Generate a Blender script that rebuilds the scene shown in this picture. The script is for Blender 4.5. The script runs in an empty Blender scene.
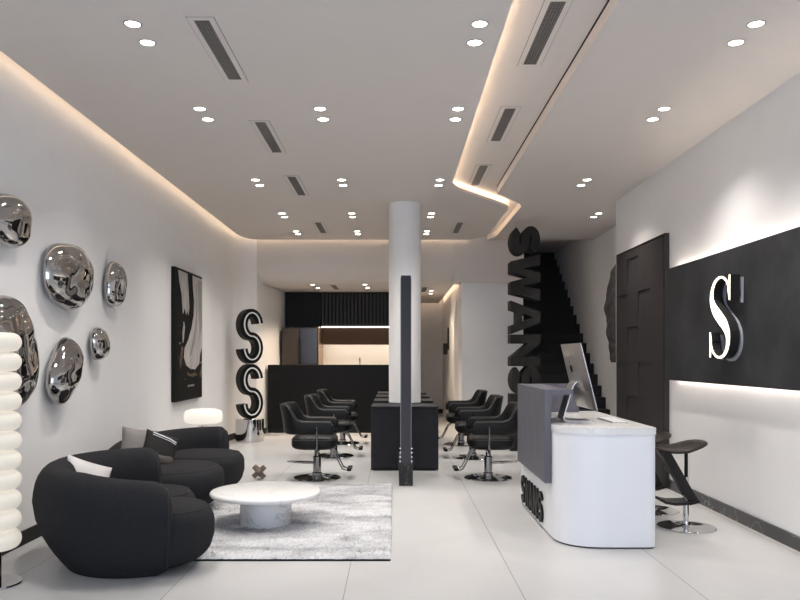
import bpy, bmesh, math, random
from mathutils import Vector, Matrix, noise
random.seed(7)
PI = math.pi
R = math.radians
SC = bpy.context.scene
COL = SC.collection

# ------------------------------------------------------------------ camera, world, exposure
F = 760.0                      # focal length in pixels of the 800 px wide frame
EYE = 1.35
cam_d = bpy.data.cameras.new('camera')
cam_d.sensor_fit = 'HORIZONTAL'; cam_d.sensor_width = 36
cam_d.lens = F / 800 * 36
cam_d.shift_x = 5 / 800; cam_d.shift_y = 57 / 800
cam_d.clip_start = 0.05; cam_d.clip_end = 200
cam = bpy.data.objects.new('camera', cam_d)
cam.location = (0, 0, EYE); cam.rotation_euler = (R(90), 0, 0)
COL.objects.link(cam); SC.camera = cam

SC.view_settings.view_transform = 'Standard'
SC.view_settings.look = 'None'
SC.view_settings.gamma = 1
SC.view_settings.use_curve_mapping = False
SC.view_settings.exposure = 0.24

w = bpy.data.worlds.new('daylight'); SC.world = w; w.use_nodes = True
wb = w.node_tree.nodes['Background']
wb.inputs[0].default_value = (0.70, 0.82, 1.0, 1); wb.inputs[1].default_value = 3.4

portal_d = bpy.data.lights.new('daylight_portal', 'AREA')
portal_d.shape = 'RECTANGLE'; portal_d.size = 5.4; portal_d.size_y = 3.1
portal_d.cycles.is_portal = True
portal = bpy.data.objects.new('daylight_portal', portal_d)
portal.location = (0.1, -2.05, 1.6); portal.rotation_euler = (R(90), 0, 0)
COL.objects.link(portal)

SPOT_W = 52.0                  # watts of one recessed downlight
LED = 12.0                     # emission of the warm cove strips
WARM = (1.0, 0.78, 0.56)
NEUT = (1.0, 0.93, 0.86)

# ------------------------------------------------------------------ materials
def new_mat(name):
    m = bpy.data.materials.new(name); m.use_nodes = True
    return m, m.node_tree.nodes, m.node_tree.links, m.node_tree.nodes['Principled BSDF']

def mat(name, col, rough=0.5, metal=0.0, bump=0.0, bscale=200, var=0.0, vscale=5, coat=0.0, spec=0.5, stretch=None):
    m, N, L, b = new_mat(name)
    b.inputs['Base Color'].default_value = (*col, 1)
    b.inputs['Roughness'].default_value = rough
    b.inputs['Metallic'].default_value = metal
    b.inputs['Coat Weight'].default_value = coat
    b.inputs['Specular IOR Level'].default_value = spec
    tc = N.new('ShaderNodeTexCoord'); mp = N.new('ShaderNodeMapping')
    L.new(tc.outputs['Object'], mp.inputs[0])
    if stretch: mp.inputs['Scale'].default_value = stretch
    nz = N.new('ShaderNodeTexNoise'); nz.inputs['Scale'].default_value = vscale; nz.inputs['Detail'].default_value = 5
    L.new(mp.outputs[0], nz.inputs['Vector'])
    rp = N.new('ShaderNodeValToRGB'); L.new(nz.outputs[0], rp.inputs[0])
    v = max(var, 0.01)
    rp.color_ramp.elements[0].position = 0.3; rp.color_ramp.elements[1].position = 0.7
    rp.color_ramp.elements[0].color = (*[c * (1 - v) for c in col], 1)
    rp.color_ramp.elements[1].color = (*[min(1, c * (1 + v)) for c in col], 1)
    L.new(rp.outputs[0], b.inputs['Base Color'])
    if bump:
        n2 = N.new('ShaderNodeTexNoise'); n2.inputs['Scale'].default_value = bscale
        L.new(mp.outputs[0], n2.inputs['Vector'])
        bp = N.new('ShaderNodeBump'); bp.inputs['Strength'].default_value = bump; bp.inputs['Distance'].default_value = 0.01
        L.new(n2.outputs[0], bp.inputs['Height']); L.new(bp.outputs[0], b.inputs['Normal'])
    return m

def emit(name, col, strength, base=1.0):
    m, N, L, b = new_mat(name)
    b.inputs['Base Color'].default_value = (*[c*base for c in col], 1)
    b.inputs['Emission Color'].default_value = (*col, 1)
    b.inputs['Emission Strength'].default_value = strength
    return m

def veined(name, base, vein, scale=1.5, rough=0.25, width=0.025, amount=1.0):
    m, N, L, b = new_mat(name)
    tc = N.new('ShaderNodeTexCoord')
    nz = N.new('ShaderNodeTexNoise'); nz.inputs['Scale'].default_value = scale; nz.inputs['Detail'].default_value = 6
    nz.inputs['Distortion'].default_value = 1.2
    L.new(tc.outputs['Object'], nz.inputs['Vector'])
    s = N.new('ShaderNodeMath'); s.operation = 'SUBTRACT'; s.inputs[1].default_value = 0.5; L.new(nz.outputs[0], s.inputs[0])
    a = N.new('ShaderNodeMath'); a.operation = 'ABSOLUTE'; L.new(s.outputs[0], a.inputs[0])
    rp = N.new('ShaderNodeValToRGB'); L.new(a.outputs[0], rp.inputs[0])
    rp.color_ramp.elements[0].position = 0; rp.color_ramp.elements[1].position = width
    mixv = [vein[i] * amount + base[i] * (1 - amount) for i in range(3)]
    rp.color_ramp.elements[0].color = (*mixv, 1); rp.color_ramp.elements[1].color = (*base, 1)
    L.new(rp.outputs[0], b.inputs['Base Color']); b.inputs['Roughness'].default_value = rough
    return m

M = {}
M['wall'] = mat('wall_paint', (0.81, 0.80, 0.795), 0.75, bump=0.03, bscale=90, var=0.01)
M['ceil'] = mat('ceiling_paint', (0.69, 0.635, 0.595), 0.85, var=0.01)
M['desk_white'] = mat('white_lacquer', (0.78, 0.79, 0.82), 0.35, var=0.01)
M['marble'] = veined('white_marble', (0.74, 0.735, 0.725), (0.45, 0.44, 0.43), 1.4, 0.2, 0.010, 0.3)
M['table_base'] = veined('white_stone_base', (0.74, 0.74, 0.75), (0.25, 0.25, 0.26), 1.1, 0.3, 0.008, 0.4)
M['black_marble'] = veined('black_marble', (0.007, 0.007, 0.0075), (0.2, 0.2, 0.2), 9, 0.7, 0.012, 0.5)
M['dark_marble'] = veined('grey_marble_skirting', (0.042, 0.040, 0.043), (0.30, 0.41, 0.40), 1.6, 0.3, 0.008, 0.8)
M['black'] = mat('black_lacquer', (0.010, 0.0095, 0.0095), 0.45, var=0.05, spec=0.15)
M['black_gloss'] = mat('black_gloss', (0.01, 0.01, 0.01), 0.12, coat=0.5)
M['black_matt'] = mat('matt_black', (0.006, 0.006, 0.007), 0.8)
M['cab'] = mat('charcoal_cabinet', (0.016, 0.016, 0.019), 0.55, var=0.1, spec=0.25)
M['slat'] = mat('slat_wood', (0.014, 0.012, 0.011), 0.5)
M['mirror_frame'] = mat('charcoal_metal', (0.036, 0.035, 0.042), 0.5, spec=0.3)
M['wood'] = mat('dark_wood_veneer', (0.105, 0.103, 0.125), 0.55, bump=0.05, bscale=60, var=0.18, vscale=3, stretch=(6, 6, 0.6))
M['fabric'] = mat('charcoal_boucle', (0.020, 0.020, 0.0225), 0.95, bump=0.5, bscale=260, var=0.3, vscale=160, spec=0.2)
M['piping'] = mat('black_piping', (0.008, 0.008, 0.009), 0.8)
M['leather'] = mat('black_leather', (0.006, 0.0063, 0.0067), 0.45, spec=0.25, bump=0.12, bscale=300, var=0.1)
M['stitch'] = mat('grey_stitch', (0.06, 0.06, 0.06), 0.8)
M['chrome'] = mat('chrome', (0.62, 0.62, 0.63), 0.06, 1.0)
M['dark_chrome'] = mat('dark_chrome', (0.30, 0.30, 0.31), 0.12, 1.0)
M['chrome_wall'] = mat('smoked_chrome', (0.44, 0.43, 0.425), 0.02, 1.0)
M['bronze'] = mat('brown_leather_seat', (0.020, 0.013, 0.010), 0.45, spec=0.3, bump=0.1, bscale=80, var=0.25, vscale=40)
M['brown_wood'] = mat('dark_brown_ply', (0.010, 0.0075, 0.0065), 0.4, spec=0.3, var=0.2)
M['panel'] = mat('brown_black_panel', (0.031, 0.027, 0.028), 0.65, spec=0.3, bump=0.05, bscale=50, var=0.15, vscale=4, stretch=(1, 1, 0.3))
M['slate'] = mat('dark_slate_panel', (0.034, 0.036, 0.040), 0.65, spec=0.3, bump=0.25, bscale=9, var=0.35, vscale=3)
M['stone'] = mat('charred_stone', (0.045, 0.042, 0.039), 0.9, bump=0.8, bscale=16, var=0.5, vscale=7)
M['concrete'] = mat('dark_concrete_letters', (0.030, 0.0285, 0.027), 0.85, spec=0.2, bump=0.15, bscale=30, var=0.25, vscale=5)
M['alu'] = mat('brushed_aluminium', (0.55, 0.52, 0.50), 0.32, 1.0)
M['screen'] = mat('black_glass', (0.01, 0.01, 0.01), 0.08)
M['white_plastic'] = mat('white_plastic', (0.75, 0.75, 0.75), 0.4)
M['trim_white'] = mat('white_rim', (0.8, 0.79, 0.77), 0.4)
M['lamp_glass'] = emit('opal_glass_lit', (1.0, 0.93, 0.82), 0.62, 0.45)
M['lamp_disc'] = emit('opal_disc_lit', (1.0, 0.93, 0.82), 0.40, 0.42)
M['lens'] = emit('downlight_lens', NEUT, 14)
M['led'] = emit('warm_led_strip', WARM, 4.6)
M['led_soft'] = emit('warm_led_soft', WARM, LED * 1.15)
M['led_white'] = emit('white_led_strip', (1.0, 0.90, 0.80), 26)
M['led_kitchen'] = emit('kitchen_led_strip', (1.0, 0.88, 0.75), 4)
M['sign_lit'] = emit('lit_sign_face', (1.0, 0.90, 0.74), 1.6)
M['sign_grey'] = mat('grey_sign_plate', (0.42, 0.42, 0.45), 0.4)
M['fridge_l'] = mat('bronze_fridge_door', (0.065, 0.048, 0.036), 0.25, 0.4)
M['fridge_r'] = mat('steel_fridge_door', (0.075, 0.078, 0.092), 0.15, 0.7)
M['brown'] = mat('brown_cabinet_inside', (0.055, 0.032, 0.020), 0.6, spec=0.2)
M['brass'] = mat('bronze_edge', (0.5, 0.33, 0.2), 0.3, 0.8)
M['backsplash'] = veined('cream_marble', (0.78, 0.70, 0.60), (0.5, 0.36, 0.25), 0.8, 0.3, 0.006, 0.25)
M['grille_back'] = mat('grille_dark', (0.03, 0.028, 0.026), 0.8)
M['grille'] = mat('grille_bronze', (0.22, 0.20, 0.185), 0.5, 0.3)
M['cushion_light'] = mat('silver_satin', (0.55, 0.53, 0.52), 0.45, bump=0.05, bscale=60, var=0.1)
M['cushion_grey'] = mat('taupe_velvet', (0.20, 0.18, 0.17), 0.6, bump=0.1, bscale=90, var=0.15)
M['cushion_black'] = mat('black_velvet', (0.006, 0.005, 0.005), 0.8)
M['cushion_brown'] = mat('dark_brown_edge', (0.045, 0.034, 0.027), 0.5)
M['knot'] = mat('weathered_wood', (0.20, 0.155, 0.12), 0.7, bump=0.3, bscale=60, var=0.4, vscale=20)
M['canvas_black'] = mat('canvas_black', (0.007, 0.0065, 0.006), 0.7, spec=0.15, var=0.4, vscale=8)
M['paint_white'] = mat('paint_white', (0.47, 0.44, 0.42), 0.6, bump=0.5, bscale=30, var=0.28, vscale=5, stretch=(1, 5, 0.8))
M['paint_brown'] = mat('paint_brown', (0.10, 0.06, 0.035), 0.6, var=0.4, vscale=10)
M['paint_grey'] = mat('paint_grey', (0.30, 0.28, 0.265), 0.6, var=0.25, vscale=6, stretch=(1, 6, 0.8))
M['warm_wall'] = M['wall']
M['glass'] = mat('smoked_glass', (0.32, 0.31, 0.31), 0.08)

def floor_material():
    m, N, L, b = new_mat('porcelain_tiles')
    tc = N.new('ShaderNodeTexCoord'); mp = N.new('ShaderNodeMapping')
    L.new(tc.outputs['Object'], mp.inputs[0])
    sep = N.new('ShaderNodeSeparateXYZ'); L.new(mp.outputs[0], sep.inputs[0])
    def joint(out, off, pitch, width):
        a = N.new('ShaderNodeMath'); a.operation = 'ADD'; a.inputs[1].default_value = -off + 50 * pitch; L.new(out, a.inputs[0])
        mo = N.new('ShaderNodeMath'); mo.operation = 'MODULO'; mo.inputs[1].default_value = pitch; L.new(a.outputs[0], mo.inputs[0])
        lt = N.new('ShaderNodeMath'); lt.operation = 'LESS_THAN'; lt.inputs[1].default_value = width; L.new(mo.outputs[0], lt.inputs[0])
        return lt.outputs[0]
    jx = joint(sep.outputs[0], -0.293, 1.015, 0.006)
    jy = joint(sep.outputs[1], 5.55, 2.03, 0.005)
    jy2 = N.new('ShaderNodeMath'); jy2.operation = 'MULTIPLY'; jy2.inputs[1].default_value = 0.25; L.new(jy, jy2.inputs[0])
    mx = N.new('ShaderNodeMath'); mx.operation = 'MAXIMUM'; L.new(jx, mx.inputs[0]); L.new(jy2.outputs[0], mx.inputs[1])
    nz = N.new('ShaderNodeTexNoise'); nz.inputs['Scale'].default_value = 1.1; nz.inputs['Detail'].default_value = 7; nz.inputs['Distortion'].default_value = 1.0
    L.new(mp.outputs[0], nz.inputs['Vector'])
    rp = N.new('ShaderNodeValToRGB'); L.new(nz.outputs[0], rp.inputs[0])
    rp.color_ramp.elements[0].position = 0.3; rp.color_ramp.elements[1].position = 0.72
    rp.color_ramp.elements[0].color = (0.465, 0.462, 0.46, 1); rp.color_ramp.elements[1].color = (0.53, 0.527, 0.522, 1)
    mix = N.new('ShaderNodeMix'); mix.data_type = 'RGBA'
    L.new(mx.outputs[0], mix.inputs[0]); L.new(rp.outputs[0], mix.inputs[6]); mix.inputs[7].default_value = (0.22, 0.21, 0.20, 1)
    L.new(mix.outputs[2], b.inputs['Base Color'])
    b.inputs['Roughness'].default_value = 0.33
    b.inputs['Specular IOR Level'].default_value = 0.4
    return m
M['floor'] = floor_material()

def rug_material():
    m, N, L, b = new_mat('silver_rug_pile')
    tc = N.new('ShaderNodeTexCoord'); mp = N.new('ShaderNodeMapping'); mp.inputs['Scale'].default_value = (1.0, 2.2, 1)
    L.new(tc.outputs['Object'], mp.inputs[0])
    nz = N.new('ShaderNodeTexNoise'); nz.inputs['Scale'].default_value = 2.2; nz.inputs['Detail'].default_value = 6; nz.inputs['Distortion'].default_value = 0.5
    L.new(mp.outputs[0], nz.inputs['Vector'])
    n2 = N.new('ShaderNodeTexNoise'); n2.inputs['Scale'].default_value = 60; n2.inputs['Detail'].default_value = 3
    L.new(tc.outputs['Object'], n2.inputs['Vector'])
    ad = N.new('ShaderNodeMath'); ad.operation = 'MULTIPLY_ADD'; ad.inputs[1].default_value = 0.45; L.new(n2.outputs[0], ad.inputs[0]); L.new(nz.outputs[0], ad.inputs[2])
    rp = N.new('ShaderNodeValToRGB'); L.new(ad.outputs[0], rp.inputs[0])
    rp.color_ramp.elements[0].position = 0.52; rp.color_ramp.elements[1].position = 0.88
    rp.color_ramp.elements[0].color = (0.27, 0.27, 0.28, 1); rp.color_ramp.elements[1].color = (0.56, 0.56, 0.57, 1)
    L.new(rp.outputs[0], b.inputs['Base Color']); b.inputs['Roughness'].default_value = 0.95; b.inputs['Specular IOR Level'].default_value = 0.1
    return m
M['rug'] = rug_material()

# ------------------------------------------------------------------ mesh helpers
def obj(name, bm, m, parent=None, smooth=False, angle=40):
    me = bpy.data.meshes.new(name)
    bm.normal_update(); bm.to_mesh(me); bm.free()
    for mm in (m if isinstance(m, (list, tuple)) else [m]): me.materials.append(mm)
    if smooth:
        for p in me.polygons: p.use_smooth = True
        try: me.set_sharp_from_angle(angle=R(angle))
        except Exception: pass
    o = bpy.data.objects.new(name, me); COL.objects.link(o)
    if parent is not None: o.parent = parent
    return o

def tag(o, label=None, cat=None, group=None, kind=None):
    if label: o['label'] = label
    if cat: o['category'] = cat
    if group: o['group'] = group
    if kind: o['kind'] = kind
    return o

def thing(name, label, cat, loc=(0, 0, 0), rz=0, group=None):
    o = bpy.data.objects.new(name, None); COL.objects.link(o)
    o.empty_display_size = 0.05
    o.location = loc; o.rotation_euler = (0, 0, rz)
    return tag(o, label, cat, group)

def copy_tree(o, parent=None):
    c = o.copy(); COL.objects.link(c); c.parent = parent
    for ch in list(o.children): copy_tree(ch, c)
    return c

def dup(o, loc, rz=None, label=None, group=None):
    c = copy_tree(o); c.location = loc
    if rz is not None: c.rotation_euler = (0, 0, rz)
    if label: c['label'] = label
    if group: c['group'] = group
    return c

def struct(name, bm, m, parent=None, smooth=False):
    o = obj(name, bm, m, parent, smooth)
    if parent is None: o['kind'] = 'structure'
    return o

def NB(): return bmesh.new()

def box(bm, x0, x1, y0, y1, z0, z1, bev=0.0, mi=0, seg=2):
    vs = [bm.verts.new(p) for p in ((x0,y0,z0),(x1,y0,z0),(x1,y1,z0),(x0,y1,z0),(x0,y0,z1),(x1,y0,z1),(x1,y1,z1),(x0,y1,z1))]
    fs = [bm.faces.new([vs[i] for i in f]) for f in ((3,2,1,0),(4,5,6,7),(0,1,5,4),(1,2,6,5),(2,3,7,6),(3,0,4,7))]
    for f in fs: f.material_index = mi
    if bev:
        es = list({e for f in fs for e in f.edges})
        r = bmesh.ops.bevel(bm, geom=es, offset=bev, segments=seg, profile=0.5, affect='EDGES')
        for f in r['faces']: f.material_index = mi
    return vs

def bx(x0, x1, y0, y1, z0, z1, bev=0.0):
    bm = NB(); box(bm, x0, x1, y0, y1, z0, z1, bev); return bm

def prism(bm, pts, fn, mi=0, d0=0.0, d1=1.0):
    """pts: 2-D outline, fn(a,b,d) -> 3-D point; extruded from d0 to d1"""
    A = [bm.verts.new(fn(a, b, d0)) for a, b in pts]
    B = [bm.verts.new(fn(a, b, d1)) for a, b in pts]
    n = len(pts); fs = []
    fs.append(bm.faces.new(A)); fs.append(bm.faces.new(B[::-1]))
    for i in range(n):
        j = (i + 1) % n
        fs.append(bm.faces.new((A[j], A[i], B[i], B[j])))
    for f in fs: f.material_index = mi
    bmesh.ops.recalc_face_normals(bm, faces=fs)
    return fs

def lathe(bm, prof, c=(0, 0, 0), n=40, mi=0):
    rings = []
    for r, z in prof:
        if r < 1e-6: rings.append([bm.verts.new((c[0], c[1], c[2] + z))])
        else: rings.append([bm.verts.new((c[0] + r * math.cos(2*PI*i/n), c[1] + r * math.sin(2*PI*i/n), c[2] + z)) for i in range(n)])
    fs = []
    for a, b in zip(rings, rings[1:]):
        for i in range(n):
            j = (i + 1) % n
            if len(a) == 1 and len(b) == 1: continue
            if len(a) == 1: fs.append(bm.faces.new((a[0], b[i], b[j])))
            elif len(b) == 1: fs.append(bm.faces.new((a[i], a[j], b[0])))
            else: fs.append(bm.faces.new((a[i], a[j], b[j], b[i])))
    for f in fs: f.material_index = mi
    bmesh.ops.recalc_face_normals(bm, faces=fs)
    return fs

def cyl(r, z0, z1, c=(0, 0, 0), n=32, bev=0.0):
    bm = NB()
    if bev: lathe(bm, [(0, z0), (r - bev, z0), (r, z0 + bev), (r, z1 - bev), (r - bev, z1), (0, z1)], c, n)
    else: lathe(bm, [(0, z0), (r, z0), (r, z1), (0, z1)], c, n)
    return bm

def tube(bm, pts, r, n=10, closed=False, flat=1.0):
    P = [Vector(p) for p in pts]; rings = []
    up0 = None
    for i, p in enumerate(P):
        if closed: t = (P[(i + 1) % len(P)] - P[i - 1])
        else: t = (P[min(i + 1, len(P) - 1)] - P[max(i - 1, 0)])
        t.normalize()
        if up0 is None:
            up0 = Vector((0, 0, 1)) if abs(t.z) < 0.9 else Vector((1, 0, 0))
        s = t.cross(up0); s.normalize(); u = s.cross(t); u.normalize(); up0 = u
        rr = r[i] if isinstance(r, (list, tuple)) else r
        rings.append([bm.verts.new(p + s * rr * math.cos(2*PI*k/n) + u * rr * flat * math.sin(2*PI*k/n)) for k in range(n)])
    m = len(rings); fs = []
    for i in range(m if closed else m - 1):
        a, b = rings[i], rings[(i + 1) % m]
        for k in range(n):
            l = (k + 1) % n
            fs.append(bm.faces.new((a[k], a[l], b[l], b[k])))
    if not closed:
        fs.append(bm.faces.new(rings[0][::-1])); fs.append(bm.faces.new(rings[-1]))
    bmesh.ops.recalc_face_normals(bm, faces=fs)
    return fs

def spow(v, e): return math.copysign(abs(v) ** e, v)

def blob(bm, c, rx, ry, rz, n_h=2.6, n_v=3.2, nu=48, nv=24, warp=None, mi=0):
    """superellipsoid centred on c; warp(Vector)->Vector acts on local coordinates"""
    rows = []
    for j in range(nv + 1):
        ph = -PI/2 + PI * j / nv
        cz, sz = math.cos(ph), math.sin(ph)
        rows.append([])
        for i in range(nu):
            th = 2*PI*i/nu
            x = rx * spow(cz, 2/n_v) * spow(math.cos(th), 2/n_h)
            y = ry * spow(cz, 2/n_v) * spow(math.sin(th), 2/n_h)
            z = rz * spow(sz, 2/n_v)
            v = Vector((x, y, z))
            if warp: v = warp(v)
            rows[-1].append(v + Vector(c))
    vr = []
    for j, row in enumerate(rows):
        if j in (0, nv): vr.append([bm.verts.new(row[0])])
        else: vr.append([bm.verts.new(p) for p in row])
    fs = []
    for a, b in zip(vr, vr[1:]):
        for i in range(nu):
            k = (i + 1) % nu
            if len(a) == 1: fs.append(bm.faces.new((a[0], b[k], b[i])))
            elif len(b) == 1: fs.append(bm.faces.new((a[i], a[k], b[0])))
            else: fs.append(bm.faces.new((a[i], a[k], b[k], b[i])))
    for f in fs: f.material_index = mi
    bmesh.ops.recalc_face_normals(bm, faces=fs)
    return fs

# ribbon letter S: centre line in a unit box, half-width given by a function
def s_line(t, aspect=1.0, n=30, a0=15, a1=195):
    """t: stroke thickness (fraction of height). width = aspect. returns points + normals"""
    ry = (1 - t) / 4; rx = (aspect - t) / 2
    pts = []
    for i in range(n + 1):
        a = R(a0 + (270 - a0) * i / n)
        pts.append((aspect/2 + rx * math.cos(a), 0.5 + ry + ry * math.sin(a)))
    for i in range(1, n + 1):
        a = R(90 - (a1 + 75 - 0) * i / n) if False else R(90 - (270 - a0) * i / n)
        pts.append((aspect/2 + rx * math.cos(a), 0.5 - ry + ry * math.sin(a)))
    return pts

def ribbon(pts, hw):
    n = len(pts); L_, R_ = [], []
    for i, (x, y) in enumerate(pts):
        a = pts[max(i-1, 0)]; b = pts[min(i+1, n-1)]
        dx, dy = b[0]-a[0], b[1]-a[1]; l = math.hypot(dx, dy) or 1
        nx, ny = -dy/l, dx/l
        h = hw(i/(n-1)) if callable(hw) else hw
        L_.append((x+nx*h, y+ny*h)); R_.append((x-nx*h, y-ny*h))
    return L_, R_

def ribbon_prism(bm, pts, hw, fn, d0, d1, mi=0):
    L_, R_ = ribbon(pts, hw)
    n = len(pts)
    V = [[bm.verts.new(fn(p[0], p[1], d)) for p in side] for side in (L_, R_) for d in (d0, d1)]
    l0, l1, r0, r1 = V
    fs = []
    for i in range(n-1):
        fs.append(bm.faces.new((l0[i], l0[i+1], r0[i+1], r0[i])))
        fs.append(bm.faces.new((l1[i+1], l1[i], r1[i], r1[i+1])))
        fs.append(bm.faces.new((l0[i+1], l0[i], l1[i], l1[i+1])))
        fs.append(bm.faces.new((r0[i], r0[i+1], r1[i+1], r1[i])))
    fs.append(bm.faces.new((l0[0], r0[0], r1[0], l1[0])))
    fs.append(bm.faces.new((r0[-1], l0[-1], l1[-1], r1[-1])))
    for f in fs: f.material_index = mi
    bmesh.ops.recalc_face_normals(bm, faces=fs)

GL = {
 'W': [[(0,1),(.23,1),(.31,.42),(.40,1),(.60,1),(.69,.42),(.77,1),(1,1),(.84,0),(.60,0),(.5,.6),(.40,0),(.16,0)]],
 'w': [[(0,1),(.15,1),(.27,.30),(.41,.95),(.59,.95),(.73,.30),(.85,1),(1,1),(.80,0),(.66,0),(.5,.66),(.34,0),(.20,0)]],
 'A': [[(0,0),(.34,1),(.5,1),(.5,.76),(.38,.40),(.5,.40),(.5,.2),(.32,.2),(.26,0)],
       [(1,0),(.74,0),(.68,.2),(.5,.2),(.5,.40),(.62,.40),(.5,.76),(.5,1),(.66,1)]],
 'N': [[(0,0),(0,1),(.28,1),(.72,.42),(.72,1),(1,1),(1,0),(.72,0),(.28,.58),(.28,0)]],
}
def glyph(bm, ch, W, H, fn, d0, d1, mi=0, t=0.25):
    if ch == 'S':
        pts = s_line(t, W/H)
        pts = [(x*H, y*H) for x, y in pts]
        ribbon_prism(bm, pts, t*H/2, fn, d0, d1, mi)
    else:
        for poly in GL[ch]:
            prism(bm, [(x*W, y*H) for x, y in poly], fn, mi, d0, d1)

# ------------------------------------------------------------------ the room
ZC = 3.338      # main ceiling
ZU = 3.43       # recessed ceiling above it
ZL = 2.63       # lower ceiling over kitchen and corridor
XL, XR = -2.68, 2.82
YB = -2.0

struct('floor', bx(-3.0, 3.6, YB, 19.0, -0.1, 0.0), M['floor'])

def wall_poly(name, pts, z0, z1, th, m=M['wall']):
    """vertical wall along a plan polyline, thickness to the left of travel"""
    bm = NB()
    n = len(pts); outer = []
    for i, p in enumerate(pts):
        a = Vector(pts[max(i-1,0)]); b = Vector(pts[min(i+1,n-1)])
        d = (b-a).normalized(); outer.append((p[0]-d.y*th, p[1]+d.x*th))
    for i in range(n-1):
        q = [pts[i], pts[i+1], outer[i+1], outer[i]]
        A = [bm.verts.new((x,y,z0)) for x,y in q]; B = [bm.verts.new((x,y,z1)) for x,y in q]
        fs = [bm.faces.new(A[::-1]), bm.faces.new(B)]
        for k in range(4):
            l = (k+1)%4
            fs.append(bm.faces.new((A[k],A[l],B[l],B[k])))
        bmesh.ops.recalc_face_normals(bm, faces=fs)
    return struct(name, bm, m)

left_plan = [(XL, YB), (XL, 12.25), (-2.66, 12.45), (-2.58, 12.68), (-2.46, 12.88), (-2.36, 12.98), (-2.35, 13.05), (-2.17, 15.0), (-2.17, 15.6)]
wall_poly('wall_left', left_plan, 0, 3.6, 0.12)
struct('wall_right', bx(XR, XR+0.15, YB, 9.70, 0, 3.6), M['wall'])
wall_poly('wall_stairwell', [(3.35, 17.2), (3.35, 9.55), (XR+0.16, 9.55)], 0, 3.75, 0.12)
struct('wall_kitchen_back', bx(-2.3, 0.35, 15.4, 15.55, 0, ZL), M['wall'])
struct('wall_kitchen_side', bx(0.25, 0.37, 14.6, 18.3, 0, ZL), M['wall'])
struct('wall_corridor_back', bx(0.2, 1.5, 18.3, 18.42, 0, ZL+0.2), M['wall'])
struct('wall_back', bx(1.15, 2.20, 13.05, 13.2, 0, ZL), M['wall'])
struct('wall_stairwell_back', bx(1.5, 3.5, 17.1, 17.25, 0, 3.75), M['wall'])
struct('wall_stairwell_side', bx(2.06, 2.18, 13.2, 17.1, 0, 3.75), M['wall'])

# corridor right wall with an arched opening
def corridor_wall():
    bm = NB()
    y0, y1, X = 13.2, 18.3, 1.15
    a0, a1, zt = 13.75, 14.75, 2.40
    r = (a1-a0)/2; cy = (a0+a1)/2; zs = zt - r
    f = lambda a, b, d: (X + d, a, b)
    prism(bm, [(y0,0),(a0,0),(a0,zs),(a0,ZL+.2),(y0,ZL+.2)], f, 0, 0, .25)
    prism(bm, [(a1,0),(y1,0),(y1,ZL+.2),(a1,ZL+.2),(a1,zs)], f, 0, 0, .25)
    N_ = 16
    for i in range(N_):
        t0 = PI - PI*i/N_; t1 = PI - PI*(i+1)/N_
        p = [(cy+r*math.cos(t0), zs+r*math.sin(t0)), (cy+r*math.cos(t1), zs+r*math.sin(t1))]
        prism(bm, [p[0], p[1], (p[1][0], ZL+.2), (p[0][0], ZL+.2)], f, 0, 0, .25)
    box(bm, X+.25, X+.30, a0-.1, a1+.1, 0, ZL)
    return struct('wall_corridor', bm, M['wall'])
corridor_wall()

# curved soffit between the main ceiling and the lower ceiling
bm = NB()
prof = [(12.98, 3.55), (12.98, 3.02)]
for i in range(1, 13):
    a = R(90*i/12); prof.append((12.98 + 0.39*(1-math.cos(a)), 3.02 - 0.39*math.sin(a)))
top = [(13.45, ZL), (13.45, 3.55)]
prism(bm, prof + top, lambda a, b, d: (d, a, b), 0, -2.6, 1.0)
prism(bm, [(12.98, 3.55), (12.98, 2.66), (13.0, ZL), (13.45, ZL), (13.45, 3.55)], lambda a, b, d: (d, a, b), 0, 1.0, 2.20)
struct('trim_soffit', bm, M['ceil'], smooth=True)

# lower ceiling with a cove gap along the corridor wall and its back
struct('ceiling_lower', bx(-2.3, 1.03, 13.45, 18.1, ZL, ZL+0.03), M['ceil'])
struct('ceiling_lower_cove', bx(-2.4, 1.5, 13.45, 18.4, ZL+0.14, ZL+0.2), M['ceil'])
# upper slab (bottom of every cove)
struct('ceiling_upper', bx(-2.85, 2.2, YB, 13.0, ZU, ZU+0.1), M['ceil'])
struct('ceiling_stairwell', bx(2.10, 3.5, 12.82, 17.2, 3.56, 3.62), M['ceil'])
struct('light_stop_stairwell', bx(2.10, 3.5, 12.80, 12.86, ZU, 3.62), M['ceil'])  # unseen piece added to stop sky light leaking in above the stairs
struct('light_stop_cove_end', bx(-2.42, -2.3, 13.45, 18.4, ZL, ZL+0.2), M['ceil'])  # unseen, added to block sky light at the left end of the low cove
struct('light_stop_cove_back', bx(-2.42, 0.2, 18.3, 18.42, ZL, ZL+0.2), M['ceil'])  # unseen, added to block sky light behind the low cove

def rounded(pts, rad, n=8):
    """round the corners of a closed polygon; rad: dict index->radius"""
    out = []
    N_ = len(pts)
    for i, p in enumerate(pts):
        r = rad.get(i, 0)
        if not r: out.append(p); continue
        P = Vector(p); A = Vector(pts[i-1]); B = Vector(pts[(i+1) % N_])
        u = (A-P).normalized(); v = (B-P).normalized()
        s = P + u*r; e = P + v*r
        for k in range(n+1):
            t = k/n
            q = s*(1-t)**2 + P*2*t*(1-t) + e*t*t
            out.append((q.x, q.y))
    return out
left_slab = rounded([(-2.56, YB), (0.658, YB), (0.658, 8.90), (1.52, 10.07), (1.52, 12.55), (1.30, 12.88), (-2.40, 12.88), (-2.56, 12.55)],
                    {2: 0.28, 3: 0.22, 4: 0.3, 6: 0.12, 7: 0.3})
bm = NB(); prism(bm, left_slab, lambda a, b, d: (a, b, d), 0, ZC, ZC+0.025); struct('ceiling', bm, M['ceil'])
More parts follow.
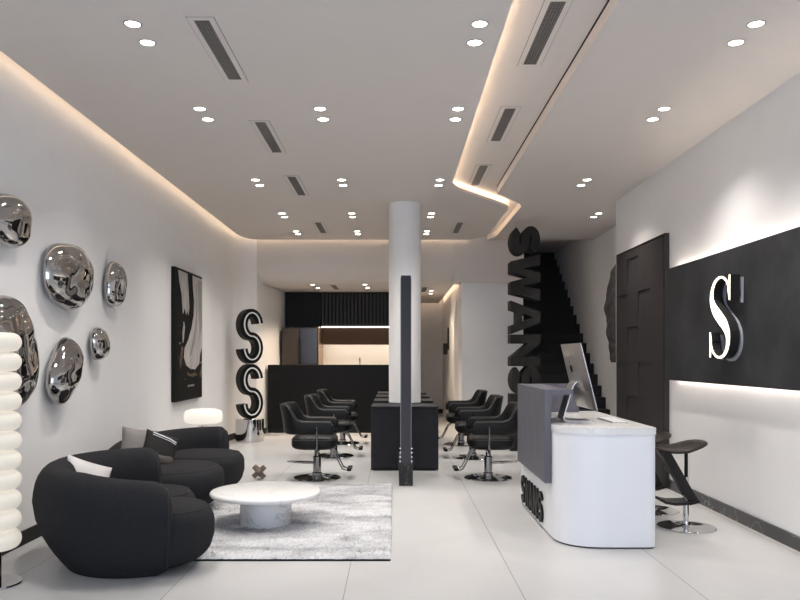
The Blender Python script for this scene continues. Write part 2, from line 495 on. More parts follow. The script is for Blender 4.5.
right_slab = rounded([(1.25, YB), (XR, YB), (XR, 9.62), (3.35, 9.62), (3.35, 12.92), (1.55, 12.92), (1.67, 12.55), (1.67, 9.95), (1.25, 9.27)],
                     {7: 0.2, 5: 0.05, 6: 0.2})
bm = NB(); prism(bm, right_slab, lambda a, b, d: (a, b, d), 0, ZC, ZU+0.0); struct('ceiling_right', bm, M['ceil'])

bm = NB(); box(bm, 1.240, 1.2495, YB, 9.27, ZU-.006, ZU-.0005); struct('trim_slot_shade_line', bm, M['grille_back'])  # dark strip standing in for the shade line in the tray corner
# skirtings
def skirting(name, pts, h=0.10, th=0.015, m=M['dark_marble'], side=-1):
    bm = NB(); n = len(pts); o_ = []
    for i, p in enumerate(pts):
        a = Vector(pts[max(i-1,0)]); b = Vector(pts[min(i+1,n-1)]); d = (b-a).normalized()
        o_.append((p[0]-side*-1*-d.y*th*1, p[1]+side*d.x*th))
    for i in range(n-1):
        q = [pts[i], pts[i+1], o_[i+1], o_[i]]
        prism(bm, q, lambda a, b, d: (a, b, d), 0, 0.0, h)
    o = obj(name, bm, m); o['kind'] = 'structure'; return o
skirting('baseboard_left', [(XL, YB)] + left_plan[1:7] + [(-2.29, 13.45)], 0.10, 0.015, M['black'])
struct('baseboard_right', bx(XR-0.018, XR-0.001, YB, 9.70, 0, 0.10), M['dark_marble'])
struct('baseboard_corridor', bx(0.37, 1.15, 18.27, 18.30, 0, 0.10), M['black'])
struct('baseboard_back', bx(1.15, 2.20, 13.03, 13.05, 0, 0.10), M['black'])

# shop window behind the camera: mullions only, the daylight enters here
bm = NB()
for x in (-2.6, -0.9, 0.9, 2.72): box(bm, x-.04, x+.04, YB-.04, YB+.04, 0, 3.33)
for z in (0.03, 2.4, 3.28): box(bm, -2.6, 2.75, YB-.035, YB+.035, z-.04, z+.04)
struct('window_1', bm, M['black'])

# cove LED strips
def strip(name, pts, z, label, m=M['led'], wdt=0.02, h=0.012):
    bm = NB()
    for a, b in zip(pts, pts[1:]):
        A, B = Vector(a), Vector(b); d = (B-A).normalized(); n_ = Vector((-d.y, d.x))*wdt/2
        q = [tuple(A+n_), tuple(A-n_), tuple(B-n_), tuple(B+n_)]
        prism(bm, q, lambda x, y, dd: (x, y, dd), 0, z, z+h)
    o = obj(name, bm, m); tag(o, label, 'led strip', None); return o
strip('led_strip', [(-2.59, YB+.1), (-2.59, 12.4), (-2.38, 12.92), (1.28, 12.93)], ZC+0.072, 'warm light strip hidden in the cove along the left wall and back soffit')
strip('led_strip', [(0.60, YB+.1), (0.60, 8.92), (1.44, 10.08), (1.44, 12.55)], ZC+0.026, 'warm light strip hidden along the zigzag ceiling slot above the desk aisle', M['led_soft'])
strip('led_strip', [(0.97, 13.5), (0.97, 18.03), (0.4, 18.03)], ZL+0.031, 'warm light strip hidden in the cove above the back corridor', M['led_soft'])
strip('led_strip', [(2.25, 12.99), (2.85, 12.99)], ZC+0.07, 'short warm light strip at the stairwell ceiling edge')

# ------------------------------------------------------------------ ceiling fittings
def make_downlight():
    bm = NB()
    lathe(bm, [(0.043, -0.001), (0.047, -0.005), (0.052, -0.004), (0.053, 0.0)], n=28)
    root = obj('downlight', bm, M['grille'], smooth=True)
    bm = NB(); lathe(bm, [(0, -0.002), (0.043, -0.002), (0.044, 0.0)], n=28)
    obj('lens', bm, M['lens'], root)
    return root
def spot_for(root, energy=SPOT_W, col=(1.0, 0.95, 0.90), ang=114):
    l = bpy.data.lights.new('downlight_lamp', 'SPOT')
    l.energy = energy; l.spot_size = R(ang); l.spot_blend = 1.0; l.shadow_soft_size = 0.02; l.color = col
    o = bpy.data.objects.new('downlight_lamp', l); COL.objects.link(o); o.parent = root; o.location = (0, 0, -0.02)
proto_dl = make_downlight()
used_dl = [False]
def downlight(x, y, z, label, group, energy=SPOT_W, col=(1.0, 0.95, 0.90)):
    if not used_dl[0]:
        o = proto_dl; o.location = (x, y, z); used_dl[0] = True; tag(o, label, 'ceiling light', group)
    else:
        o = proto_dl.copy(); COL.objects.link(o); o.location = (x, y, z)
        lens = [c for c in proto_dl.children if c.name.startswith('lens')][0].copy(); COL.objects.link(lens); lens.parent = o
        tag(o, label, 'ceiling light', group)
    if energy: spot_for(o, energy, col)
    return o

rows = [(4.67, 'nearest'), (6.22, 'second nearest'), (8.66, 'third'), (10.65, 'fourth'), (12.15, 'farthest')]
cols = [(-1.565, 'left-wall row'), (-0.60, 'row right of left vents'), (0.505, 'row left of the slot'), (2.155, 'right-wall row')]
for (y, rn) in rows:
    for ci, (x, cn) in enumerate(cols):
        if ci == 1 and rn == 'nearest': continue
        if ci == 3 and rn == 'farthest': continue
        xx = 2.82 if (ci == 3 and rn == 'fourth') else x
        for k, s in ((-0.135, 'nearer'), (0.135, 'farther')):
            downlight(xx, y + k, ZC, f'{s} downlight of the {rn} pair in the {cn}', 'recessed ceiling downlights', SPOT_W*(0.5 if rn == 'farthest' else 0.9 if ci == 3 else 1))
for x, y, nm in ((-1.45, 13.75, 'left'), (-0.53, 13.75, 'middle'), (0.70, 15.0, 'right')):
    for k, s in ((-0.33, 'nearer'), (0.33, 'farther')):
        dx = 0.02 if k > 0 else 0
        downlight(x + dx, y + k, ZL, f'{s} light of the {nm} pair in the low kitchen ceiling', 'kitchen ceiling downlights', SPOT_W*(0.8 if nm == 'right' else 2.2), (1.0, 0.80, 0.60))

def make_vent(L_, W_, name='ceiling_vent'):
    root = thing(name, '', 'vent')
    bm = NB(); m_ = 0.035
    for a in ((-W_/2-m_, -W_/2, -L_/2-m_, L_/2+m_), (W_/2, W_/2+m_, -L_/2-m_, L_/2+m_)): box(bm, a[0], a[1], a[2], a[3], -0.004, 0.0)
    for a in ((-W_/2, W_/2, -L_/2-m_, -L_/2), (-W_/2, W_/2, L_/2, L_/2+m_)): box(bm, a[0], a[1], a[2], a[3], -0.004, 0.0)
    obj('frame', bm, M['ceil'], root)
    obj('backing', bx(-W_/2, W_/2, -L_/2, L_/2, -0.0015, 0.0), M['grille_back'], root)
    bm = NB(); p = 0.018
    n = int(L_/p)
    for i in range(n):
        y = -L_/2 + (i+.5)*L_/n; box(bm, -W_/2, W_/2, y-.0035, y+.0035, -0.0035, -0.0015)
    for i in range(5):
        x = -W_/2 + (i+.5)*W_/5; box(bm, x-.003, x+.003, -L_/2, L_/2, -0.0035, -0.0015)
    obj('grille', bm, M['grille'], root)
    return root
def shadow_gap(root, L_, W_):
    m_ = 0.035; e = 0.004; bm = NB()
    x, y = W_/2+m_, L_/2+m_
    for a in ((-x-e, -x, -y-e, y+e), (x, x+e, -y-e, y+e), (-x, x, -y-e, -y), (-x, x, y, y+e)): box(bm, a[0], a[1], a[2], a[3], -0.001, 0.0005)
    obj('edge_line', bm, M['grille'], root)
v0 = make_vent(0.96, 0.092); shadow_gap(v0, 0.96, 0.092)
spots = [(-1.142, 4.96, ZC, 'nearest linear air vent in the left ceiling, beside the front downlights'),
         (-1.142, 6.90, ZC, 'second linear air vent in the left ceiling, counting from the front'),
         (-1.142, 8.85, ZC, 'third linear air vent in the left ceiling, counting from the front'),
         (-1.142, 11.7, ZC, 'farthest linear air vent in the left ceiling, near the back soffit'),
         (0.955, 4.92, ZU, 'nearest linear air vent inside the recessed ceiling strip'),
         (0.965, 6.83, ZU, 'middle linear air vent inside the recessed ceiling strip'),
         (0.965, 8.72, ZU, 'farthest linear air vent inside the recessed ceiling strip'),
         (0.965, 11.7, ZC, 'linear air vent behind the zigzag slot, right of the column'),
         (-1.10, 13.95, ZL, 'small air vent in the low kitchen ceiling above the counter'),
         (0.55, 14.4, ZL, 'small air vent in the low corridor ceiling right of the column')]
for i, (x, y, z, lab) in enumerate(spots):
    o = v0 if i == 0 else copy_tree(v0)
    o.location = (x, y, z); o['label'] = lab; o['group'] = 'linear ceiling vents'

# ------------------------------------------------------------------ column and stations
bm = cyl(0.207, 0.765, ZC, (0.128, 9.88, 0), 64)
o = obj('column', bm, M['wall'], smooth=True); tag(o, 'round white column rising from the dark station cabinets', 'column')
st = None
for i, (y, lab) in enumerate(((9.0, 'nearest charcoal station cabinet, in front of the white column'),
                         (10.15, 'charcoal station cabinet just behind the white column'),
                         (11.25, 'third charcoal station cabinet, mostly hidden behind the others'),
                         (12.3, 'farthest charcoal station cabinet near the corridor'))):
    if i == 0:
        st = thing('station_cabinet', lab, 'cabinet', (0.115, y, 0), 0, 'station cabinets in the aisle')
        hx = 0.40
        obj('body', bx(-hx+.006, hx-.006, 0.01, 0.59, 0.03, 0.742, 0.006), M['cab'], st)
        obj('top_panel', bx(-hx, hx, 0, 0.60, 0.742, 0.765, 0.004), M['cab'], st)
        obj('side_panel', bx(-hx, -hx+.03, 0, 0.6, 0.012, 0.742, 0.003), M['cab'], st)
        obj('side_panel', bx(hx-.03, hx, 0, 0.6, 0.012, 0.742, 0.003), M['cab'], st)
        obj('plinth', bx(-hx+.03, hx-.03, 0.03, 0.57, 0, 0.03), M['black_matt'], st)
    else: dup(st, (0.115, y, 0), 0, lab)
# column base collar sits between cabinets
o = obj('column_base', cyl(0.215, 0.0, 0.765, (0.128, 9.88, 0), 48), M['cab'], smooth=True); tag(o, 'dark round drum under the white column, between station cabinets', 'column base')

# tall thin double-sided standing mirror seen edge-on
t = thing('standing_mirror', 'tall thin charcoal standing mirror seen edge-on before the column', 'mirror', (0.115, 7.95, 0))
obj('marble_base', bx(-.072, .072, 0, 0.9, 0, 0.23, 0.003), M['black_marble'], t)
obj('frame', bx(-.052, .052, 0.012, 0.88, 0.22, 2.205, 0.004), M['mirror_frame'], t)
obj('mirror_pane', bx(-.058, -.052, 0.04, 0.85, 0.30, 2.18), M['glass'], t)
obj('mirror_pane', bx(.052, .058, 0.04, 0.85, 0.30, 2.18), M['glass'], t)
for k in range(4):
    z = 0.25 + k*0.045
    obj('bolt', bx(-.068, -.052, 0.02, 0.04, z, z+.012), M['chrome'], t)
    obj('bolt', bx(.052, .068, 0.02, 0.04, z, z+.012), M['chrome'], t)

# ------------------------------------------------------------------ kitchen
o = thing('bar_counter', 'long black bar counter in front of the kitchen', 'counter', (0, 13.5, 0))
obj('front_panel', bx(-2.262, 0.2, 0, 0.05, 0.09, 1.21), M['black'], o)
obj('counter_top', bx(-2.25, 0.2, 0.05, 0.55, 1.17, 1.21), M['black'], o)
obj('toe_kick', bx(-2.262, 0.2, 0.02, 0.06, 0, 0.09), M['black_matt'], o)
obj('end_panel', bx(0.16, 0.2, 0.05, 0.55, 0.0, 1.17), M['black'], o)
o = thing('upper_cabinet', 'plain black upper cabinet above the fridge', 'cabinet', (0, 14.95, 0))
obj('body', bx(-2.16, -1.46, 0.02, 0.44, 1.95, ZL-.005), M['black'], o)
obj('door', bx(-2.155, -1.815, 0, 0.02, 1.955, ZL-.01, 0.002), M['black'], o)
obj('door', bx(-1.81, -1.465, 0, 0.02, 1.955, ZL-.01, 0.002), M['black'], o)
o = thing('slatted_cabinet', 'black vertical-slatted upper cabinet right of the plain one', 'cabinet', (0, 14.95, 0))
obj('body', bx(-1.45, 0.2, 0.03, 0.44, 1.96, ZL-.005), M['black_matt'], o)
for i in range(23):
    x = -1.44 + i*1.63/22.5
    obj('slat', bx(x, x+.036, 0, 0.03, 1.97, ZL-.01), M['slat'], o)
obj('light_strip', bx(-1.45, 0.2, 0.0, 0.03, 1.93, 1.952), M['led_kitchen'], o)
obj('rail', bx(-1.45, 0.2, 0.005, 0.028, 2.27, 2.28), M['black_matt'], o)
o = thing('wall_shelf_box', 'brown recessed wall cabinet under the white light strip', 'cabinet', (0, 15.05, 0))
obj('body', bx(-1.45, 0.2, 0.0, 0.33, 1.62, 1.92), M['brown'], o)
obj('lip', bx(-1.45, 0.2, 0.0, 0.02, 1.595, 1.62), M['brown'], o)
obj('light_strip', bx(-1.43, 0.18, 0.03, 0.06, 1.608, 1.618), emit('backsplash_led', (1.0, 0.90, 0.78), 30), o)
o = obj('backsplash', bx(-1.45, 0.2, 15.37, 15.395, 0.9, 1.62), M['backsplash']); tag(o, 'warmly lit cream marble backsplash behind the bar', 'backsplash')
o = thing('base_cabinets', 'black lower kitchen worktop unit hidden behind the bar counter', 'cabinet', (0, 14.85, 0))
obj('body', bx(-1.45, 0.2, 0.02, 0.5, 0, 0.88), M['black'], o); obj('worktop', bx(-1.45, 0.2, 0, 0.51, 0.88, 0.92), M['black_gloss'], o)
o = thing('kitchen_faucet', 'small faucet standing before the cream backsplash', 'faucet', (-0.70, 15.2, 0.92))
bm = NB(); tube(bm, [(0,0,0),(0,0,.36),(0,-.03,.40),(0,-.08,.42),(0,-.13,.40),(0,-.15,.35)], .014, 8); obj('spout', bm, M['chrome'], o, True)
obj('base', cyl(.028, 0, .04), M['chrome'], o, True)
o = thing('fridge', 'two-door fridge, bronze left door and steel right door', 'fridge', (0, 14.5, 0))
obj('body', bx(-2.16, -1.47, 0.04, 0.42, 0.02, 1.90), M['black'], o)
d = obj('door', bx(-2.16, -1.825, 0, 0.04, 0.05, 1.90, 0.008), M['fridge_l'], o); d['label'] = 'bronze left door'
obj('handle', bx(-1.85, -1.838, -0.02, 0, 0.6, 1.7), M['black'], d)
d = obj('door', bx(-1.815, -1.48, 0, 0.04, 0.05, 1.90, 0.008), M['fridge_r'], o); d['label'] = 'bluish steel right door'
obj('handle', bx(-1.80, -1.788, -0.02, 0, 0.6, 1.7), M['black'], d)
o = obj('divider_panel', bx(-1.462, -1.452, 14.5, 15.38, 0, 1.93), M['brass']); tag(o, 'thin bronze upright panel between fridge and backsplash', 'panel')

# corridor wall pieces
o = thing('wall_sconce', 'small dark wall fitting in the back corridor', 'wall light', (1.15, 16.2, 0))
obj('bracket', bx(-.03, 0.0, 0, .05, 1.5, 1.98), M['black'], o); obj('box', bx(-.12, -.03, -.05, .15, 1.40, 1.64, .01), M['brown_wood'], o)

# ------------------------------------------------------------------ staircase
t = thing('staircase', 'black staircase climbing away along the far right wall', 'staircase', (0, 0, 0))
X0, X1 = 2.22, 3.345
ys, zs, run, rise = 11.33, 0.0, 0.243, 0.177
prev = None
for i in range(20):
    y = ys + i*run; z = (i+1)*rise
    b = obj('step', bx(X0, X1, y, y+run+0.02, max(0, z-rise-0.05), z), M['black_matt'], t)
f = lambda a, b, d: (d, a, b)
bm = NB(); prism(bm, [(ys, 0), (ys+20*run, 0), (ys+20*run, 20*rise), (ys+20*run-.3, 20*rise-.2), (ys+.3, .02)], f, 0, X0+.03, X0+.05)
obj('stringer', bm, M['black_matt'], t)

# ------------------------------------------------------------------ giant stacked letters
LX0, LX1 = 1.66, 2.085; LY = 10.9
def up_letters():
    zt = 3.228
    hts = [('S', 0.0, 0.40), ('W', 0.40, 0.665), ('A', 1.067, 0.485), ('N', 1.555, 0.455), ('S', 2.012, 0.40)]
    lab = {0: 'topmost giant grey letter S of the tall stack by the stairs', 1: 'giant grey letter W below the topmost S by the stairs',
           2: 'giant grey letter A in the middle of the tall stack', 3: 'giant grey letter N under the A of the tall stack',
           4: 'lower giant grey letter S peeking over the desk screen'}
    for i, (ch, off, wd) in enumerate(hts):
        # letter up axis -> +X, letter right axis -> -Z
        z0 = zt - off
        Hh = LX1 - LX0
        fn = lambda a, b, d, z0=z0: (LX0 + b, LY + d, z0 - a)
        bm = NB()
        glyph(bm, ch, wd, Hh, fn, 0.0, 0.30, 0, 0.29)
        o = obj('giant_letter', bm, M['concrete']); tag(o, lab[i], 'letter', 'stacked giant letters')
    o = obj('letter_plinth', bx(LX0, LX1, LY+.0, LY+.3, 0, zt-2.413), M['concrete']); tag(o, 'dark plinth under the stacked giant letters, behind the desk', 'plinth')
up_letters()

# stone relief on the far right wall
bm = NB()
prof = [(11.02,2.75),(11.25,2.68),(11.48,2.5),(11.64,2.32),(11.68,2.12),(11.62,1.9),(11.56,1.7),(11.50,1.5),(11.42,1.32),(11.38,1.27),(11.0,1.27),(10.8,1.5),(10.75,2.2),(10.85,2.6)]
prism(bm, prof, lambda a, b, d: (d, a, b), 0, 3.24, 3.345)
bmesh.ops.triangulate(bm, faces=bm.faces[:])
bmesh.ops.subdivide_edges(bm, edges=bm.edges[:], cuts=5, use_grid_fill=True)
for v in bm.verts:
    if v.co.x < 3.33: v.co.x -= 0.05*abs(noise.noise(v.co*5)) ; v.co.y += 0.02*noise.noise(v.co*7)
o = obj('stone_relief', bm, M['stone']); tag(o, 'rough dark stone slab hung on the far right wall', 'wall sculpture')

# ------------------------------------------------------------------ right wall panels
t = thing('woven_panel', 'tall brown-black basket-weave panel on the right wall', 'wall panel', (XR, 7.82, 0))
obj('backing', bx(-.03, -.002, 0, 1.68, 0, 2.615), M['panel'], t)
bm = NB()
cw = 1.64/4
for ci_ in range(4):
    c = 3 - ci_ if False else (3 if ci_ == 0 else ci_ - 1)
    y0 = .02 + ci_*cw
    z = (0.08 if c % 2 else 0.48) - 0.81
    while z < 2.60:
        a, b = max(z, 0.0), min(z+0.81, 2.60)
        if b - a > .02:
            tk = lambda k: -.030 - (.020 - .019*max(0, (k-.5)/.5)**1.6)
            ks = [0, .5, .6, .7, .8, .9, 1.0]
            prof_ = [(k*.81+z, tk(k)) for k in ks if a-1e-6 <= k*.81+z <= b+1e-6]
            if prof_[0][0] > a+.001: prof_.insert(0, (a, tk((a-z)/.81)))
            if prof_[-1][0] < b-.001: prof_.append((b, tk((b-z)/.81)))
            if c == 3: prof_ = [(a, -.05), (b, -.05)]
            outl = [(-.029, a)] + [(x_, z_) for z_, x_ in prof_] + [(-.029, b)]
            prism(bm, outl, lambda p, q, d: (p, d, q), 0, y0, y0+cw)
        z += 0.81
obj('woven_tiles', bm, M['panel'], t)
bm = NB(); box(bm, -.05, -.002, -.012, 0, 0, 2.615); box(bm, -.05, -.002, 1.68, 1.692, 0, 2.615); box(bm, -.05, -.002, -.012, 1.692, 2.615, 2.625)
obj('frame', bm, M['panel'], t)

t = thing('slate_sign_panel', 'long dark slate panel with glowing edges on the right wall', 'wall panel', (0, 0, 0))
obj('slab', bx(2.74, 2.775, 3.6, 7.71, 1.12, 2.235, 0.003), M['slate'], t)
obj('led_edge', bx(2.782, 2.80, 3.7, 7.60, 2.19, 2.20), M['led_white'], t)
obj('led_edge', bx(2.782, 2.80, 3.7, 7.60, 1.17, 1.18), M['led_white'], t)
obj('bracket', bx(2.775, 2.818, 5.0, 5.1, 1.3, 2.1), M['black'], t)
obj('bracket', bx(2.775, 2.818, 7.0, 7.1, 1.3, 2.1), M['black'], t)

# serif S sign: reader faces +X, so reader's right is -Y
def catmull(P, n=10):
    out = []
    Q = [P[0]] + P + [P[-1]]
    for k in range(1, len(Q)-2):
        a, b, c, d = Q[k-1], Q[k], Q[k+1], Q[k+2]
        for i in range(n):
            t = i/n
            out.append(tuple(.5*((2*b[m]) + (-a[m]+c[m])*t + (2*a[m]-5*b[m]+4*c[m]-d[m])*t*t + (-a[m]+3*b[m]-3*c[m]+d[m])*t**3) for m in (0, 1)))
    return out + [P[-1]]
SER = [(.93,.76),(.84,.89),(.67,.963),(.48,.975),(.28,.93),(.15,.83),(.14,.71),(.27,.60),(.50,.50),(.73,.40),(.86,.28),(.83,.14),(.69,.055),(.50,.025),(.31,.045),(.15,.12),(.06,.26)]
def serif(bm, W_, H_, fn, d0, d1, grow=0.0):
    pts = [(x*W_, y*H_) for x, y in catmull(SER, 6)]
    ribbon_prism(bm, pts, lambda s: grow + H_*(0.011 + 0.062*math.exp(-((s-.5)/.17)**2)), fn, d0, d1)
    for (x, y, sg) in ((.93, .76, 1), (.06, .26, -1)):
        px, py = x*W_, y*H_; e = .007*H_ + grow
        q = [(px-e, py-sg*.07*H_), (px+e, py-sg*.07*H_), (px+e*1.6, py+sg*.225*H_), (px-e*1.0, py+sg*.225*H_), (px-sg*.028*W_*1.6-e, py+sg*.03*H_)]
        if sg < 0: q = [(px-e*1.6, py+.07*H_), (px+e, py+.07*H_), (px+.045*W_+e, py-.03*H_), (px+e, py-.235*H_), (px-e*1.6, py-.235*H_)]
        prism(bm, q, fn, 0, d0, d1)
SW, SH = 0.42, 0.68
t = thing('serif_letter_sign', 'glowing serif letter S on the slate panel', 'sign', (2.74, 6.37, 1.33))
def S_at(x):
    return lambda a, b, d: (d, -a, b)
bm = NB(); serif(bm, SW, SH, S_at(0), -.112, -.105); obj('lit_face', bm, M['sign_lit'], t)
bm = NB(); serif(bm, SW, SH, S_at(0), -.105, -.03, 0.001); obj('letter_body', bm, M['black_matt'], t)
bm = NB(); serif(bm, SW, SH, lambda a, b, d: (d, -a, b-.02), -.02, -.001, 0.002); obj('back_plate', bm, M['sign_grey'], t)
bm = NB()
box(bm, -.03, -.0, -.20, -.18, .35, .37); box(bm, -.03, 0, -.22, -.20, .30, .32); obj('mount', bm, M['black_matt'], t)

# ------------------------------------------------------------------ reception desk
t = thing('reception_desk', 'white rounded reception desk with dark wood screen and marble top', 'desk', (0, 0, 0))
desk = rounded([(1.165, 5.34), (1.843, 5.34), (1.85, 7.05), (1.165, 7.05)], {0: 0.34, 1: 0.06}, 14)
bm = NB(); prism(bm, desk, lambda a, b, d: (a, b, d), 0, 0.012, 0.805)
obj('body', bm, M['desk_white'], t, True, 30)
bm = NB(); prism(bm, desk, lambda a, b, d: ((a-1.5)*.98+1.5, (b-6.2)*.99+6.2, d), 0, 0.0, 0.012); obj('plinth', bm, M['mirror_frame'], t)
deskt = rounded([(1.160, 5.335), (1.848, 5.335), (1.855, 7.055), (1.160, 7.055)], {0: 0.34, 1: 0.06}, 14)
bm = NB(); prism(bm, deskt, lambda a, b, d: (a, b, d), 0, 0.805, 0.850); obj('marble_top', bm, M['marble'], t, True, 30)
bm = NB()
box(bm, 1.113, 1.163, 5.65, 6.90, 0.412, 1.07, 0.0015)
sc = obj('privacy_screen', bm, M['wood'], t)
obj('ledge', bx(1.113, 1.325, 5.65, 6.90, 1.07, 1.108, 0.0015), M['wood'], sc)
obj('end_screen', bx(1.163, 1.66, 6.86, 6.90, 0.852, 1.108), M['wood'], sc)
# SWANS letters low on the outer side
for i, ch in enumerate('SWANS'):
    wd = 0.175
    y0 = 6.93 - i*0.202
    if ch == 'W': wd = 0.20
    fn = lambda a, b, d, y0=y0: (1.165 + d, y0 - a, 0.04 + b)
    bm = NB(); glyph(bm, 'w' if ch == 'W' else ch, wd, 0.245, fn, -0.018, -0.001, 0, 0.20)
    obj('front_letter', bm, M['black'], t)

# computer
t = thing('desktop_computer', 'silver all-in-one computer seen from behind on the desk', 'computer', (1.40, 5.97, 0.85))
tilt = R(14)
H0, H1 = 0.10, 0.615
def tp(u, v, d):   # u along Y, v up the screen, d thickness towards -X (back)
    n_ = Vector((-math.cos(tilt), 0, -math.sin(tilt))); upv = Vector((-math.sin(tilt), 0, math.cos(tilt)))
    p = Vector((0.105, 0, 0.10)) + upv*v + n_*d
    return (p.x, u, p.z)
SWd = 0.335; SHt = 0.52
bm = NB()
prism(bm, [(-SWd,0),(SWd,0),(SWd,SHt),(-SWd,SHt)], lambda a,b,d: tp(a,b,d), 0, 0, 0.006)
# gently bulged back shell
nx, ny = 16, 12; g = []
for i in range(nx+1):
    r_ = []
    for j in range(ny+1):
        a = -SWd + 2*SWd*i/nx; b = SHt*j/ny
        e = (1-abs(a/SWd)**3)*(1-abs((b-SHt/2)/(SHt/2))**3)
        r_.append(bm.verts.new(tp(a, b, 0.006 + 0.035*max(e,0))))
    g.append(r_)
for i in range(nx):
    for j in range(ny): bm.faces.new((g[i][j], g[i+1][j], g[i+1][j+1], g[i][j+1]))
bmesh.ops.recalc_face_normals(bm, faces=bm.faces[:])
shell = obj('back_shell', bm, M['alu'], t, True, 50)
bm = NB(); prism(bm, [(-SWd+.008,.06),(SWd-.008,.06),(SWd-.008,SHt-.008),(-SWd+.008,SHt-.008)], tp, 0, -0.002, 0.0); obj('screen', bm, M['screen'], t)
# fruit-shaped maker's mark
bm = NB(); pts = []
for i in range(36):
    a = 2*PI*i/36; r_ = 0.034*(1+0.10*math.cos(2*a)) * (0.86 if math.cos(a) > 0.88 else 1)
    x, y = r_*math.cos(a)*1.0, r_*math.sin(a)*1.05
    if math.sin(a) > 0.85: y -= 0.006
    pts.append((x, y))
q = [(-p[0], p[1]+0.33) for p in pts]
prism(bm, q, tp, 0, 0.0415, 0.0425)
prism(bm, [(0.0,0.372),(0.006,0.385),(0.016,0.392),(0.012,0.378)], tp, 0, 0.0405, 0.0425)
obj('emblem', bm, M['black_gloss'], t)
# stand: bent aluminium strip
def sheet(bm, path, hw, th):
    n = len(path); V = []
    for i, (x, z) in enumerate(path):
        a = path[max(i-1,0)]; b = path[min(i+1,n-1)]; dx, dz = b[0]-a[0], b[1]-a[1]; l = math.hypot(dx,dz)
        nx_, nz_ = -dz/l*th/2, dx/l*th/2
        V.append([bm.verts.new(p) for p in ((x+nx_,-hw,z+nz_),(x+nx_,hw,z+nz_),(x-nx_,hw,z-nz_),(x-nx_,-hw,z-nz_))])
    for a, b in zip(V, V[1:]):
        for k in range(4):
            l = (k+1)%4; bm.faces.new((a[k],a[l],b[l],b[k]))
    bm.faces.new(V[0]); bm.faces.new(V[-1][::-1]); bmesh.ops.recalc_face_normals(bm, faces=bm.faces[:])
bm = NB()
path = [(.12,.004),(0.02,.004),(-.07,.005),(-.093,.012),(-.098,.03),(-.07,.12),(-.035,.24),(-.018,.285),(0.0,.305),(.02,.31)]
sheet(bm, path, 0.10, 0.008); obj('stand', bm, M['alu'], t, True, 40)
t = thing('keyboard', 'slim white keyboard on the desk beside the computer', 'keyboard', (1.70, 5.95, 0.8505))
obj('base', bx(-.06, .06, -.215, .215, 0, .008, .003), M['alu'], t)
bm = NB()
for i in range(5):
    for j in range(14): box(bm, -.052+i*.0215, -.034+i*.0215, -.207+j*.0297, -.181+j*.0297, .008, .0105)
obj('keys', bm, M['white_plastic'], t)

# ------------------------------------------------------------------ bar stools
def make_stool():
    t = thing('bar_stool', '', 'stool')
    bm = NB(); lathe(bm, [(0,0),(.222,0),(.225,.004),(.22,.010),(.05,.014),(.032,.02),(.032,.05),(0,.05)], n=56); obj('base', bm, M['chrome'], t, True, 30)
    obj('post', cyl(.021, .05, .40, n=24), M['chrome'], t, True)
    obj('upper_post', cyl(.014, .40, .615, n=24), M['black'], t, True)
    # saddle seat: low front lip on the left, raised round rear on the right
    def warp(v):
        x, y, z = v
        w_ = 1 - 0.35*max(0, -x/.20)
        return Vector((x, y*w_, z + 0.024*math.sin(x/.20*1.9) - 0.5*y*y - 0.016*(1-abs(x)/.2)))
    bm = NB(); blob(bm, (-.045, 0, .652), .20, .185, .030, 2.2, 2.4, 48, 16, warp); obj('seat', bm, M['bronze'], t, True, 80)
    # Z-shaped plywood support: diagonal then footrest
    def zsheet(pts, w0, w1, th):
        bm = NB(); n = len(pts); V = []
        for i, (x, z) in enumerate(pts):
            a = pts[max(i-1,0)]; b = pts[min(i+1,n-1)]; dx, dz = b[0]-a[0], b[1]-a[1]; l = math.hypot(dx,dz)
            nx_, nz_ = -dz/l*th/2, dx/l*th/2; h = w0 + (w1-w0)*i/(n-1)
            V.append([bm.verts.new(p) for p in ((x+nx_,-h,z+nz_),(x+nx_,h,z+nz_),(x-nx_,h,z-nz_),(x-nx_,-h,z-nz_))])
        for a, b in zip(V, V[1:]):
            for k in range(4):
                l = (k+1)%4; bm.faces.new((a[k],a[l],b[l],b[k]))
        bm.faces.new(V[0]); bm.faces.new(V[-1][::-1]); bmesh.ops.recalc_face_normals(bm, faces=bm.faces[:]); return bm
    obj('diagonal_brace', zsheet([(-.20,.635),(-.195,.61),(-.16,.57),(.03,.235),(.045,.215)], .035, .05, .07), M['brown_wood'], t, True, 40)
    obj('footrest', zsheet([(.07,.222),(.0,.205),(-.12,.20),(-.20,.215),(-.235,.235)], .10, .11, .022), M['brown_wood'], t, True, 40)
    return t
s0 = make_stool(); s0.location = (2.31, 6.03, 0); s0['label'] = 'nearer brown saddle bar stool on a chrome disc base'; s0['group'] = 'saddle bar stools behind the desk'
dup(s0, (2.26, 6.68, 0), R(12), 'farther brown saddle bar stool, half hidden by the desk')

